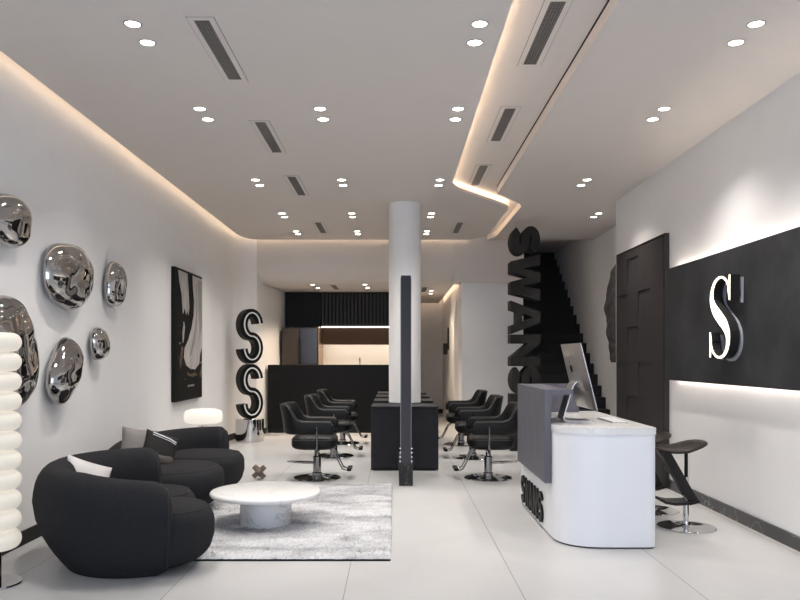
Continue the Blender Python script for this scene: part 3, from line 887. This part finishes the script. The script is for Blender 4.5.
# ------------------------------------------------------------------ salon chairs
def make_chair():
    t = thing('salon_chair', '', 'chair')
    bm = NB(); lathe(bm, [(0,0),(.262,0),(.268,.005),(.26,.012),(.10,.02),(.05,.03),(0,.03)], n=56); obj('base', bm, M['chrome'], t, True, 30)
    bm = NB(); lathe(bm, [(0,.02),(.055,.02),(.055,.06),(.045,.07),(.045,.24),(.03,.25),(.028,.33),(0,.33)], n=28); obj('hydraulic_column', bm, M['dark_chrome'], t, True, 30)
    bm = NB(); blob(bm, (-.02, 0, .412), .25, .27, .085, 4.5, 3.6, 56, 20); se = obj('seat', bm, M['leather'], t, True, 80)
    bm = NB()
    loop = []
    for i in range(48):
        a = 2*PI*i/48; loop.append((-.02+.243*spow(math.cos(a), 2/4.5), .263*spow(math.sin(a), 2/4.5), .445))
    tube(bm, loop, .006, 6, True); obj('piping', bm, M['stitch'], se, True)
    # barrel shell: U-shaped plan (open towards +X)
    N_ = 60; th = .06
    def plan(s):      # s in 0..1 : right arm front -> back -> left arm front
        L1 = .34; q = [(.26, -.30)]
        ang = None
        if s < .3: return (.26 - (s/.3)*.34, -.30), (0, -1)
        if s > .7: return (-.08 + ((s-.7)/.3)*.34, .30), (0, 1)
        a = R(-90 - (s-.3)/.4*180)
        x = spow(math.cos(a), 2/3.2)*.20 - .08; y = spow(math.sin(a), 2/3.2)*.30
        return (x, y), (math.cos(a), math.sin(a))
    def topz(s):
        d = abs(s-.5)
        if d < .125: return .850
        if d < .20: 
            k = (d-.125)/.075; k = k*k*(3-2*k); return .850 - k*.175
        k = (d-.20)/.30
        return .675 - .004*k - (.03 if k > .94 else 0)
    bm = NB(); V = []
    for i in range(N_+1):
        s = i/N_; (x, y), (nx_, ny_) = plan(s); zt = topz(s)
        l = math.hypot(nx_, ny_); nx_, ny_ = nx_/l, ny_/l
        ring = []
        zb = .525
        prof = [(0, zb+.02), (0, (zb+zt)/2), (0, zt-.02), (.25, zt-.004), (.5, zt), (.75, zt-.004), (1, zt-.02), (1, (zb+zt)/2), (1, zb+.02), (.75, zb+.004), (.5, zb), (.25, zb+.004)]
        sq = 1.0 if 0 < i < N_ else .55
        for k, z in prof:
            off = (.5-k)*th*sq
            lean = max(0, z-.60)*0.20 * (1 if abs(s-.5) < .27 else .3)
            zz = z if sq == 1.0 else (z-(zb+zt)/2)*.8+(zb+zt)/2
            ring.append(bm.verts.new((x - .045 + nx_*(off+lean), y + ny_*(off+lean*.3), zz-.012)))
        V.append(ring)
    for a, b in zip(V, V[1:]):
        for k in range(12):
            l = (k+1)%12; bm.faces.new((a[k],a[l],b[l],b[k]))
    bm.faces.new(V[0]); bm.faces.new(V[-1][::-1]); bmesh.ops.recalc_face_normals(bm, faces=bm.faces[:])
    sh = obj('backrest_shell', bm, M['leather'], t, True, 60)
    # stitched seam along the outer upper edge
    bm = NB(); seam = []
    for i in range(1, N_):
        s = i/N_; (x, y), (nx_, ny_) = plan(s); zt = topz(s); l = math.hypot(nx_, ny_); nx_, ny_ = nx_/l, ny_/l
        lean = max(0, zt-.62)*0.20 * (1 if abs(s-.5) < .27 else .3)
        seam.append((x - .045 + nx_*(th/2+lean), y + ny_*(th/2+lean*.3), zt-.026))
    tube(bm, seam, .0035, 6); obj('seam', bm, M['stitch'], sh, True)
    for sy in (-1, 1):
        bm = NB(); tube(bm, [(.03, sy*.335, .60), (.03, sy*.34, .50), (.03, sy*.335, .36), (.03, sy*.30, .325), (.03, sy*.05, .315)], .012, 8)
        obj('arm_bracket', bm, M['dark_chrome'], t, True)
    # footrest
    bm = NB()
    for sy in (-1, 1): tube(bm, [(.14, sy*.09, .34), (.20, sy*.09, .29), (.26, sy*.09, .17), (.29, sy*.09, .115), (.33, sy*.09, .10), (.36, sy*.09, .105)], .008, 8)
    tube(bm, [(.36, -.12, .105), (.36, .12, .105)], .008, 8)
    fr = obj('footrest', bm, M['dark_chrome'], t, True)
    obj('foot_pad', bx(.34, .39, -.13, .13, .095, .125, .008), M['black'], fr)
    bm = NB(); tube(bm, [(0,.03,.17),(-.12,.05,.175),(-.25,.05,.18),(-.31,.04,.185),(-.33,0,.185),(-.31,-.04,.185),(-.25,-.05,.18),(-.12,-.05,.175),(0,-.03,.17)], .008, 8)
    obj('pump_lever', bm, M['chrome'], t, True)
    return t
c0 = make_chair()
sc_l = [(-.87, 8.48, 'nearest black salon chair of the left row'), (-.83, 10.36, 'middle black salon chair of the left row'), (-.82, 11.9, 'farthest black salon chair of the left row')]
sc_r = [(1.04, 8.48, 'nearest black salon chair of the right row'), (1.04, 10.2, 'middle black salon chair of the right row'), (1.02, 11.75, 'farthest black salon chair of the right row')]
for i, (x, y, lab) in enumerate(sc_l + sc_r):
    o = c0 if i == 0 else copy_tree(c0)
    o.location = (x, y, 0); o.rotation_euler = (0, 0, 0 if i < 3 else PI); o['label'] = lab
    o['group'] = 'black salon chairs facing the mirrors'

# ------------------------------------------------------------------ rug and coffee table
def make_rug():
    bm = NB(); nx_, ny_ = 150, 190; x0, x1, y0, y1 = -2.05, -.03, 5.03, 7.98
    g = []
    for i in range(nx_+1):
        r_ = []
        for j in range(ny_+1):
            e = i in (0, nx_) or j in (0, ny_)
            x = x0+(x1-x0)*i/nx_ + random.uniform(-.004,.004); y = y0+(y1-y0)*j/ny_ + random.uniform(-.005,.005)
            r_.append(bm.verts.new((x, y, .014 if e else .019+random.uniform(-.007,.009))))
        g.append(r_)
    for i in range(nx_):
        for j in range(ny_): bm.faces.new((g[i][j],g[i+1][j],g[i+1][j+1],g[i][j+1]))
    per = [g[i][0] for i in range(nx_+1)] + [g[nx_][j] for j in range(1,ny_+1)] + [g[i][ny_] for i in range(nx_-1,-1,-1)] + [g[0][j] for j in range(ny_-1,0,-1)]
    lo = [bm.verts.new((v.co.x, v.co.y, 0.001)) for v in per]
    n = len(per)
    for k in range(n):
        l = (k+1)%n; bm.faces.new((per[l], per[k], lo[k], lo[l]))
    o = obj('rug', bm, M['rug']); return o
t = thing('area_rug', 'silver grey shaggy rectangular rug under the coffee table', 'rug')
r_ = make_rug(); r_.parent = t; r_.name = 'pile'
obj('backing', bx(-2.05, -.03, 5.022, 7.98, 0.0005, 0.012), M['piping'], t)

t = thing('coffee_table', 'low round white marble coffee table on the rug', 'table', (-1.035, 6.09, 0.015))
bm = NB(); lathe(bm, [(0,.225),(.40,.225),(.432,.232),(.44,.248),(.44,.255),(.432,.268),(.42,.271),(0,.271)], n=96); obj('tabletop', bm, M['marble'], t, True, 50)
bm = NB(); lathe(bm, [(0,0),(.20,0),(.203,.004),(.203,.226),(0,.226)], n=72); obj('pedestal', bm, M['table_base'], t, True, 50)

# jack-shaped wooden object on the floor
bm = NB()
def bar(bm, rot, L_, w_):
    b3 = NB(); box(b3, -w_, w_, -w_, w_, -L_, L_, .007)
    b3.transform(rot)
    me = bpy.data.meshes.new('tmp'); b3.to_mesh(me); b3.free(); bm.from_mesh(me); bpy.data.meshes.remove(me)
bar(bm, Matrix.Rotation(R(48), 4, 'Y') @ Matrix.Rotation(R(18), 4, 'X'), .086, .028)
bar(bm, Matrix.Rotation(R(-44), 4, 'Y') @ Matrix.Rotation(R(-20), 4, 'X'), .086, .028)
bar(bm, Matrix.Rotation(R(62), 4, 'X') @ Matrix.Rotation(R(20), 4, 'Z'), .078, .027)
o = obj('wooden_knot', bm, M['knot']); o.location = (-1.495, 8.36, .087); tag(o, 'small brown cross-shaped wooden knot on the floor behind the table', 'ornament')

# ------------------------------------------------------------------ sofas
def make_sofa(name, a, b, th, H_, span, lobes, lobes_h, lean=0.0):
    """u forward (+X local), v lateral. a: depth radius, b: lateral radius of the back centre line"""
    t = thing(name, '', 'sofa')
    N_ = 96; K = 32; bm = NB(); V = []
    a0, a1 = span
    for i in range(N_+1):
        s = i/N_; ph = R(a0 + (a1-a0)*s)
        def P(ph): return Vector((-a*spow(math.cos(ph), .85), b*spow(math.sin(ph), .85), 0))
        if abs(math.degrees(ph)) <= 90: p = P(ph); nrm = Vector((-math.cos(ph)/a, math.sin(ph)/b, 0)).normalized()
        else:
            sg = 1 if ph > 0 else -1; ex = (abs(math.degrees(ph))-90)/90*1.2*a
            p = Vector((ex, sg*b, 0)); nrm = Vector((0, sg, 0))
        # rounded end caps
        edge = min(s, 1-s)*N_/8.0
        c = 1.0 if edge >= 1 else max(0.0, 1-(1-edge)**2.3)**(1/2.3)
        e2 = min(s, 1-s)*N_/2.6
        ct = 1.0 if e2 >= 1 else max(0.0, 1-(1-e2)**2.2)**(1/2.2)
        ring = []
        for k in range(K):
            q = 2*PI*k/K
            wz = spow(math.sin(q), 2/3.0); wn = spow(math.cos(q), 2/2.6)
            HH = H_ - .07*max(0, (.5-s)*2-.45)/.55 + .02*max(0, (s-.5)*2)
            z = HH/2 + wz*HH/2*(0.45+0.55*c)
            hz = z/H_
            # outer face pulls in towards the floor
            inset = 0.0
            if hz < .72: inset = ((.72-hz)/.72)**2.0 * .21
            n_ = wn*th/2*(0.10+0.90*ct)
            n_ = min(n_, max(th/2*(0.10+0.90*ct) - inset, -th*.40))
            off = n_ 
            pt = p + nrm*off
            ring.append(bm.verts.new((pt.x, pt.y, max(z, 0.004))))
        V.append(ring)
    for r0, r1 in zip(V, V[1:]):
        for k in range(K):
            l = (k+1)%K; bm.faces.new((r0[k],r0[l],r1[l],r1[k]))
    bm.faces.new(V[0]); bm.faces.new(V[-1][::-1]); bmesh.ops.recalc_face_normals(bm, faces=bm.faces[:])
    pipes = []
    for idx in (2, N_-2):
        c_ = sum((v.co for v in V[idx]), Vector()) / K
        pipes.append([tuple(c_ + (v.co-c_)*1.004) for v in V[idx]])
    bk = obj('backrest', bm, M['fabric'], t, True, 80)
    # dark piping line around each arm end
    for pp in pipes:
        bm = NB(); tube(bm, pp, .007, 6, True); obj('piping', bm, M['piping'], bk, True)
    for (cu, cv, ru, rv) in lobes:
        def warp(v, ru=ru, rv=rv):
            h = (v.z+lobes_h/2)/lobes_h
            s_ = 1 - (0.27*((.55-h)/.55)**2 if h < .55 else 0)
            return Vector((v.x*s_, v.y*s_, v.z))
        bm = NB(); blob(bm, (cu, cv, lobes_h/2+.02), ru, rv, lobes_h/2, 2.5, 4.6, 64, 28, warp)
        lb = obj('seat_cushion', bm, M['fabric'], t, True, 80)
        bm = NB(); lp = []
        for i in range(64):
            q = 2*PI*i/64; lp.append((cu+ru*.878*spow(math.cos(q), 2/2.5), cv+rv*.878*spow(math.sin(q), 2/2.5), lobes_h*.925+.018))
        tube(bm, lp, .006, 6, True); obj('piping', bm, M['piping'], lb, True)
    # dark plinth below
    bm = NB(); lathe(bm, [(0, 0), (min(a,b)*.5, 0), (min(a,b)*.5, .05), (0, .05)], (0.0, 0, 0)); obj('plinth', bm, M['piping'], t, True)
    return t
s1 = make_sofa('curved_sofa', .585, .615, .28, .65, (-104, 104), [(-.03, -.33, .42, .33), (-.09, .26, .42, .33)], .40)
s1.location = (-1.67, 5.18, 0); s1.rotation_euler = (0, 0, R(20))
s1['label'] = 'nearer curved charcoal sofa with its rounded back to the viewer'; s1['group'] = 'curved charcoal sofas'
s2 = make_sofa('curved_sofa', .52, .86, .30, .605, (-40, 100), [(-.02, -.48, .48, .47), (-.03, .42, .40, .42)], .40)
s2.location = (-1.93, 7.12, 0); s2.rotation_euler = (0, 0, R(-6))
s2['label'] = 'farther curved charcoal sofa against the left wall'; s2['group'] = 'curved charcoal sofas'

# ------------------------------------------------------------------ cushions
def pillow(bm, S, T, mi=0, n=22):
    def P(u, v, s):
        e = (1-abs(u)**2.4)*(1-abs(v)**2.4)
        pin = 1 - 0.07*(1-abs(u*v))
        r = max(e, 0)**.55
        return Vector((u*S*(1-.06*(1-v*v)*abs(u)), s*T*r, v*S*(1-.06*(1-u*u)*abs(v))))
    fs = []
    for s in (1, -1):
        g = [[bm.verts.new(P(-1+2*i/n, -1+2*j/n, s)) for j in range(n+1)] for i in range(n+1)]
        for i in range(n):
            for j in range(n): fs.append(bm.faces.new((g[i][j],g[i+1][j],g[i+1][j+1],g[i][j+1])))
    for f in fs: f.material_index = mi
    bmesh.ops.remove_doubles(bm, verts=bm.verts[:], dist=1e-4)
    bmesh.ops.recalc_face_normals(bm, faces=bm.faces[:])
def cushion(label, loc, rot, S, T, m):
    bm = NB(); pillow(bm, S, T); o = obj('throw_cushion', bm, m, smooth=True, angle=80)
    o.location = loc; o.rotation_euler = rot; tag(o, label, 'cushion', 'throw cushions on the sofas'); return o
cushion('silver satin cushion tucked inside the nearer sofa', (-2.11, 5.20, .49), (R(-28), R(22), R(42)), .165, .06, M['cushion_light'])
cushion('taupe grey cushion at the left end of the farther sofa', (-2.25, 6.66, .57), (R(-14), R(10), R(35)), .155, .06, M['cushion_grey'])
c3 = cushion('black cushion with pale braid and brown edge on the farther sofa', (-2.07, 6.68, .54), (R(-25), R(20), R(28)), .15, .06, M['cushion_black'])
bm = NB(); tube(bm, [(.12,-.04,.085),(.06,-.058,.095),(.0,-.063,.10),(-.10,-.05,.115)], .005, 6); tube(bm, [(.12,-.045,.065),(.06,-.061,.075),(.0,-.065,.08),(-.10,-.053,.095)], .003, 6)
obj('braid', bm, M['trim_white'], c3, True)
bm = NB(); box(bm, -.135, .135, -.058, .03, -.145, -.05, .03); obj('brown_band', bm, M['cushion_brown'], c3, True)

# ------------------------------------------------------------------ lamps
t = thing('side_table', 'small dark side table hidden behind the farther sofa', 'table', (-2.2, 8.72, 0))
obj('table_top', cyl(.22, .445, .475, n=40), M['black'], t, True); obj('leg', cyl(.03, .02, .445), M['black'], t, True); obj('base', cyl(.16, 0, .02), M['black'], t, True)
t = thing('mushroom_lamp', 'glowing white mushroom table lamp behind the farther sofa', 'lamp', (-2.2, 8.72, .475))
bm = NB(); lathe(bm, [(0,.115),(.16,.115),(.20,.13),(.217,.165),(.217,.215),(.20,.255),(.15,.275),(0,.283)], n=56); obj('lamp_shade', bm, M['lamp_glass'], t, True, 60)
obj('neck', cyl(.05, .05, .115, n=28), M['white_plastic'], t, True)
obj('base', cyl(.10, 0, .05, n=36, bev=.01), M['lamp_glass'], t, True)
obj('switch', cyl(.006, .07, .085, (0, -.052, 0), n=12), M['black'], t)

t = thing('stacked_disc_floor_lamp', 'tall floor lamp of stacked glowing white discs at far left', 'lamp', (-2.39, 4.52, 0))
bm = NB(); lathe(bm, [(0,0),(.157,0),(.16,.004),(.157,.012),(0,.014)], n=56); obj('base', bm, M['chrome'], t, True, 30)
obj('stem', cyl(.045, .012, .24, n=28), M['black_gloss'], t, True)
for k in range(11):
    z = .205 + k*.1175; bm = NB(); prof = []
    for i in range(17):
        a = -PI/2 + PI*i/16; prof.append(((.088+.066*abs(math.cos(a))**.8) if 0 < i < 16 else .088, .0585+.0575*math.sin(a)))
    prof = [(0, prof[0][1])] + prof + [(0, prof[-1][1])]
    lathe(bm, prof, (0, 0, z), 48); obj('glass_disc', bm, M['lamp_disc'], t, True, 60)

# ------------------------------------------------------------------ wall pebbles (chrome)
def pebble(label, y, z, ry, rz, tilt_, th, seed, egg=0.0, wob=.08):
    def warp(v):
        X, Y, Z = v
        k = 1 + egg*(Z/rz)*-.5
        Y *= k
        d = noise.noise(Vector((Y*3.5/max(ry,.2)*.3+seed, Z*3.2/max(rz,.2)*.3, seed*1.7)))
        r = 1 + wob*noise.noise(Vector((math.atan2(Z, Y)*1.1+seed*3, seed, 0)))
        Y *= r; Z *= r
        front = max(0, X/th)
        X = X if X > 0 else X*.25
        X += front*th*(.18*d + .10*noise.noise(Vector((Y*9+seed, Z*9, seed))))
        c, s = math.cos(tilt_), math.sin(tilt_)
        return Vector((X, Y*c - Z*s, Y*s + Z*c))
    bm = NB(); blob(bm, (0, 0, 0), th, ry, rz, 2.1, 2.4, 72, 40, warp)
    o = obj('chrome_pebble', bm, M['chrome_wall'], smooth=True, angle=180)
    o.location = (XL + .045, y, z); tag(o, label, 'wall ornament', 'chrome pebbles on the left wall'); return o
pebble('chrome pebble highest up on the left wall, cut by the frame', 5.16, 2.275, .22, .18, 0, .13, 1.3)
pebble('largest whole round chrome pebble between the top two', 6.10, 2.00, .40, .262, 0, .15, 2.1)
pebble('upright egg-shaped chrome pebble nearest the black painting', 7.08, 2.03, .165, .21, 0, .12, 3.7, .5)
pebble('huge chrome pebble partly behind the glowing disc lamp', 5.10, 1.37, .36, .405, R(3), .17, 4.4, .3)
pebble('tilted oval chrome pebble lowest on the left wall', 6.00, 1.245, .20, .285, R(-36), .13, 5.2, .2, .03)
pebble('smallest chrome pebble, right of the tilted oval one', 6.72, 1.465, .14, .15, 0, .10, 6.6)

# ------------------------------------------------------------------ painting on the left wall
t = thing('abstract_painting', 'tall black and white abstract painting on the left wall', 'painting', (XL, 9.09, .806))
PW, PH = 1.25, 1.63
obj('frame', bx(.002, .055, 0, PW, 0, PH, .003), M['black'], t)
bm = NB(); box(bm, .055, .058, .015, PW-.015, .015, PH-.015)
def stroke(pts, mi, d):
    prism(bm, [(p[0]*PW, p[1]*PH) for p in pts], lambda a, b, dd: (dd, a, b), mi, .058, .058+d)
stroke([(.08,.98),(.40,.98),(.44,.85),(.47,.72),(.44,.66),(.40,.70),(.36,.66),(.30,.71),(.24,.66),(.2,.8),(.12,.9)], 1, .004)
stroke([(.60,.98),(.985,.98),(.985,.42),(.90,.36),(.86,.28),(.70,.235),(.52,.24),(.36,.27),(.28,.33),(.30,.40),(.44,.47),(.56,.56),(.64,.66),(.66,.78),(.62,.88)], 1, .004)
stroke([(.80,.96),(.97,.96),(.97,.60),(.92,.52),(.84,.62),(.80,.78)], 3, .0055)
stroke([(.70,.92),(.76,.92),(.78,.60),(.70,.46),(.56,.36),(.46,.33),(.56,.42),(.68,.56),(.73,.72)], 3, .0055)
stroke([(.22,.52),(.28,.60),(.31,.56),(.27,.47),(.24,.44)], 1, .004)
stroke([(.12,.30),(.20,.42),(.26,.40),(.2,.3),(.16,.24)], 2, .004)
stroke([(.88,.20),(.97,.26),(.98,.21),(.92,.16)], 2, .004)
stroke([(.38,.22),(.5,.20),(.7,.21),(.8,.19),(.6,.175),(.42,.19)], 2, .004)
rnd = random.Random(3)
for k in range(46):
    cx, cy = rnd.uniform(.08,.97), rnd.uniform(.15,.62)
    if .3 < cx and cy > .27 and cy > .3: continue
    s = rnd.uniform(.004,.02); a = rnd.uniform(0, 6)
    stroke([(cx, cy), (cx+s*1.5*math.cos(a), cy+s*.8*math.sin(a)), (cx+s*2*math.cos(a+.6), cy+s*1.5*math.sin(a+.6))], rnd.choice((1,1,2)), .004)
# small scribbled mark
for k in range(5):
    x = .42+.05*k; stroke([(x,.105),(x+.035,.118),(x+.04,.112),(x+.008,.10)], 3, .004)
obj('canvas', bm, [M['canvas_black'], M['paint_white'], M['paint_brown'], M['paint_grey']], t)

# ------------------------------------------------------------------ stacked SS sculpture
def s_sculpture_letter(parent_loc, label, rz):
    Hh, Wd = .88, .40
    t = thing('letter_sculpture', label, 'sculpture', parent_loc, rz, 'stacked S sculptures')
    fn = lambda a, b, d: (a - Wd/2, d, b)
    pts = [(x*Hh, y*Hh) for x, y in s_line(.15, Wd/Hh, 30, 5)]
    bm = NB(); ribbon_prism(bm, pts, .065, fn, -.07, .10); ribbon_prism(bm, pts, .009, fn, -.09, -.07); obj('body', bm, M['black'], t, True, 30)
    bm = NB(); ribbon_prism(bm, pts, .0105, fn, -.097, -.09); o = obj('rim', bm, M['trim_white'], t, True, 30); o['label'] = 'thin white edge line'
    return t
sl = s_sculpture_letter((-2.33, 12.2, .36), 'lower black S letter on the chrome drum', R(36))
s_up = dup(sl, (-2.33, 12.2, 1.242), R(36), 'upper black S letter balanced on the lower one')
o = obj('chrome_drum', cyl(.225, 0, .36, (-2.33, 12.2, 0), 56, .004), M['chrome'], smooth=True); tag(o, 'chrome drum pedestal under the stacked S letters', 'pedestal')
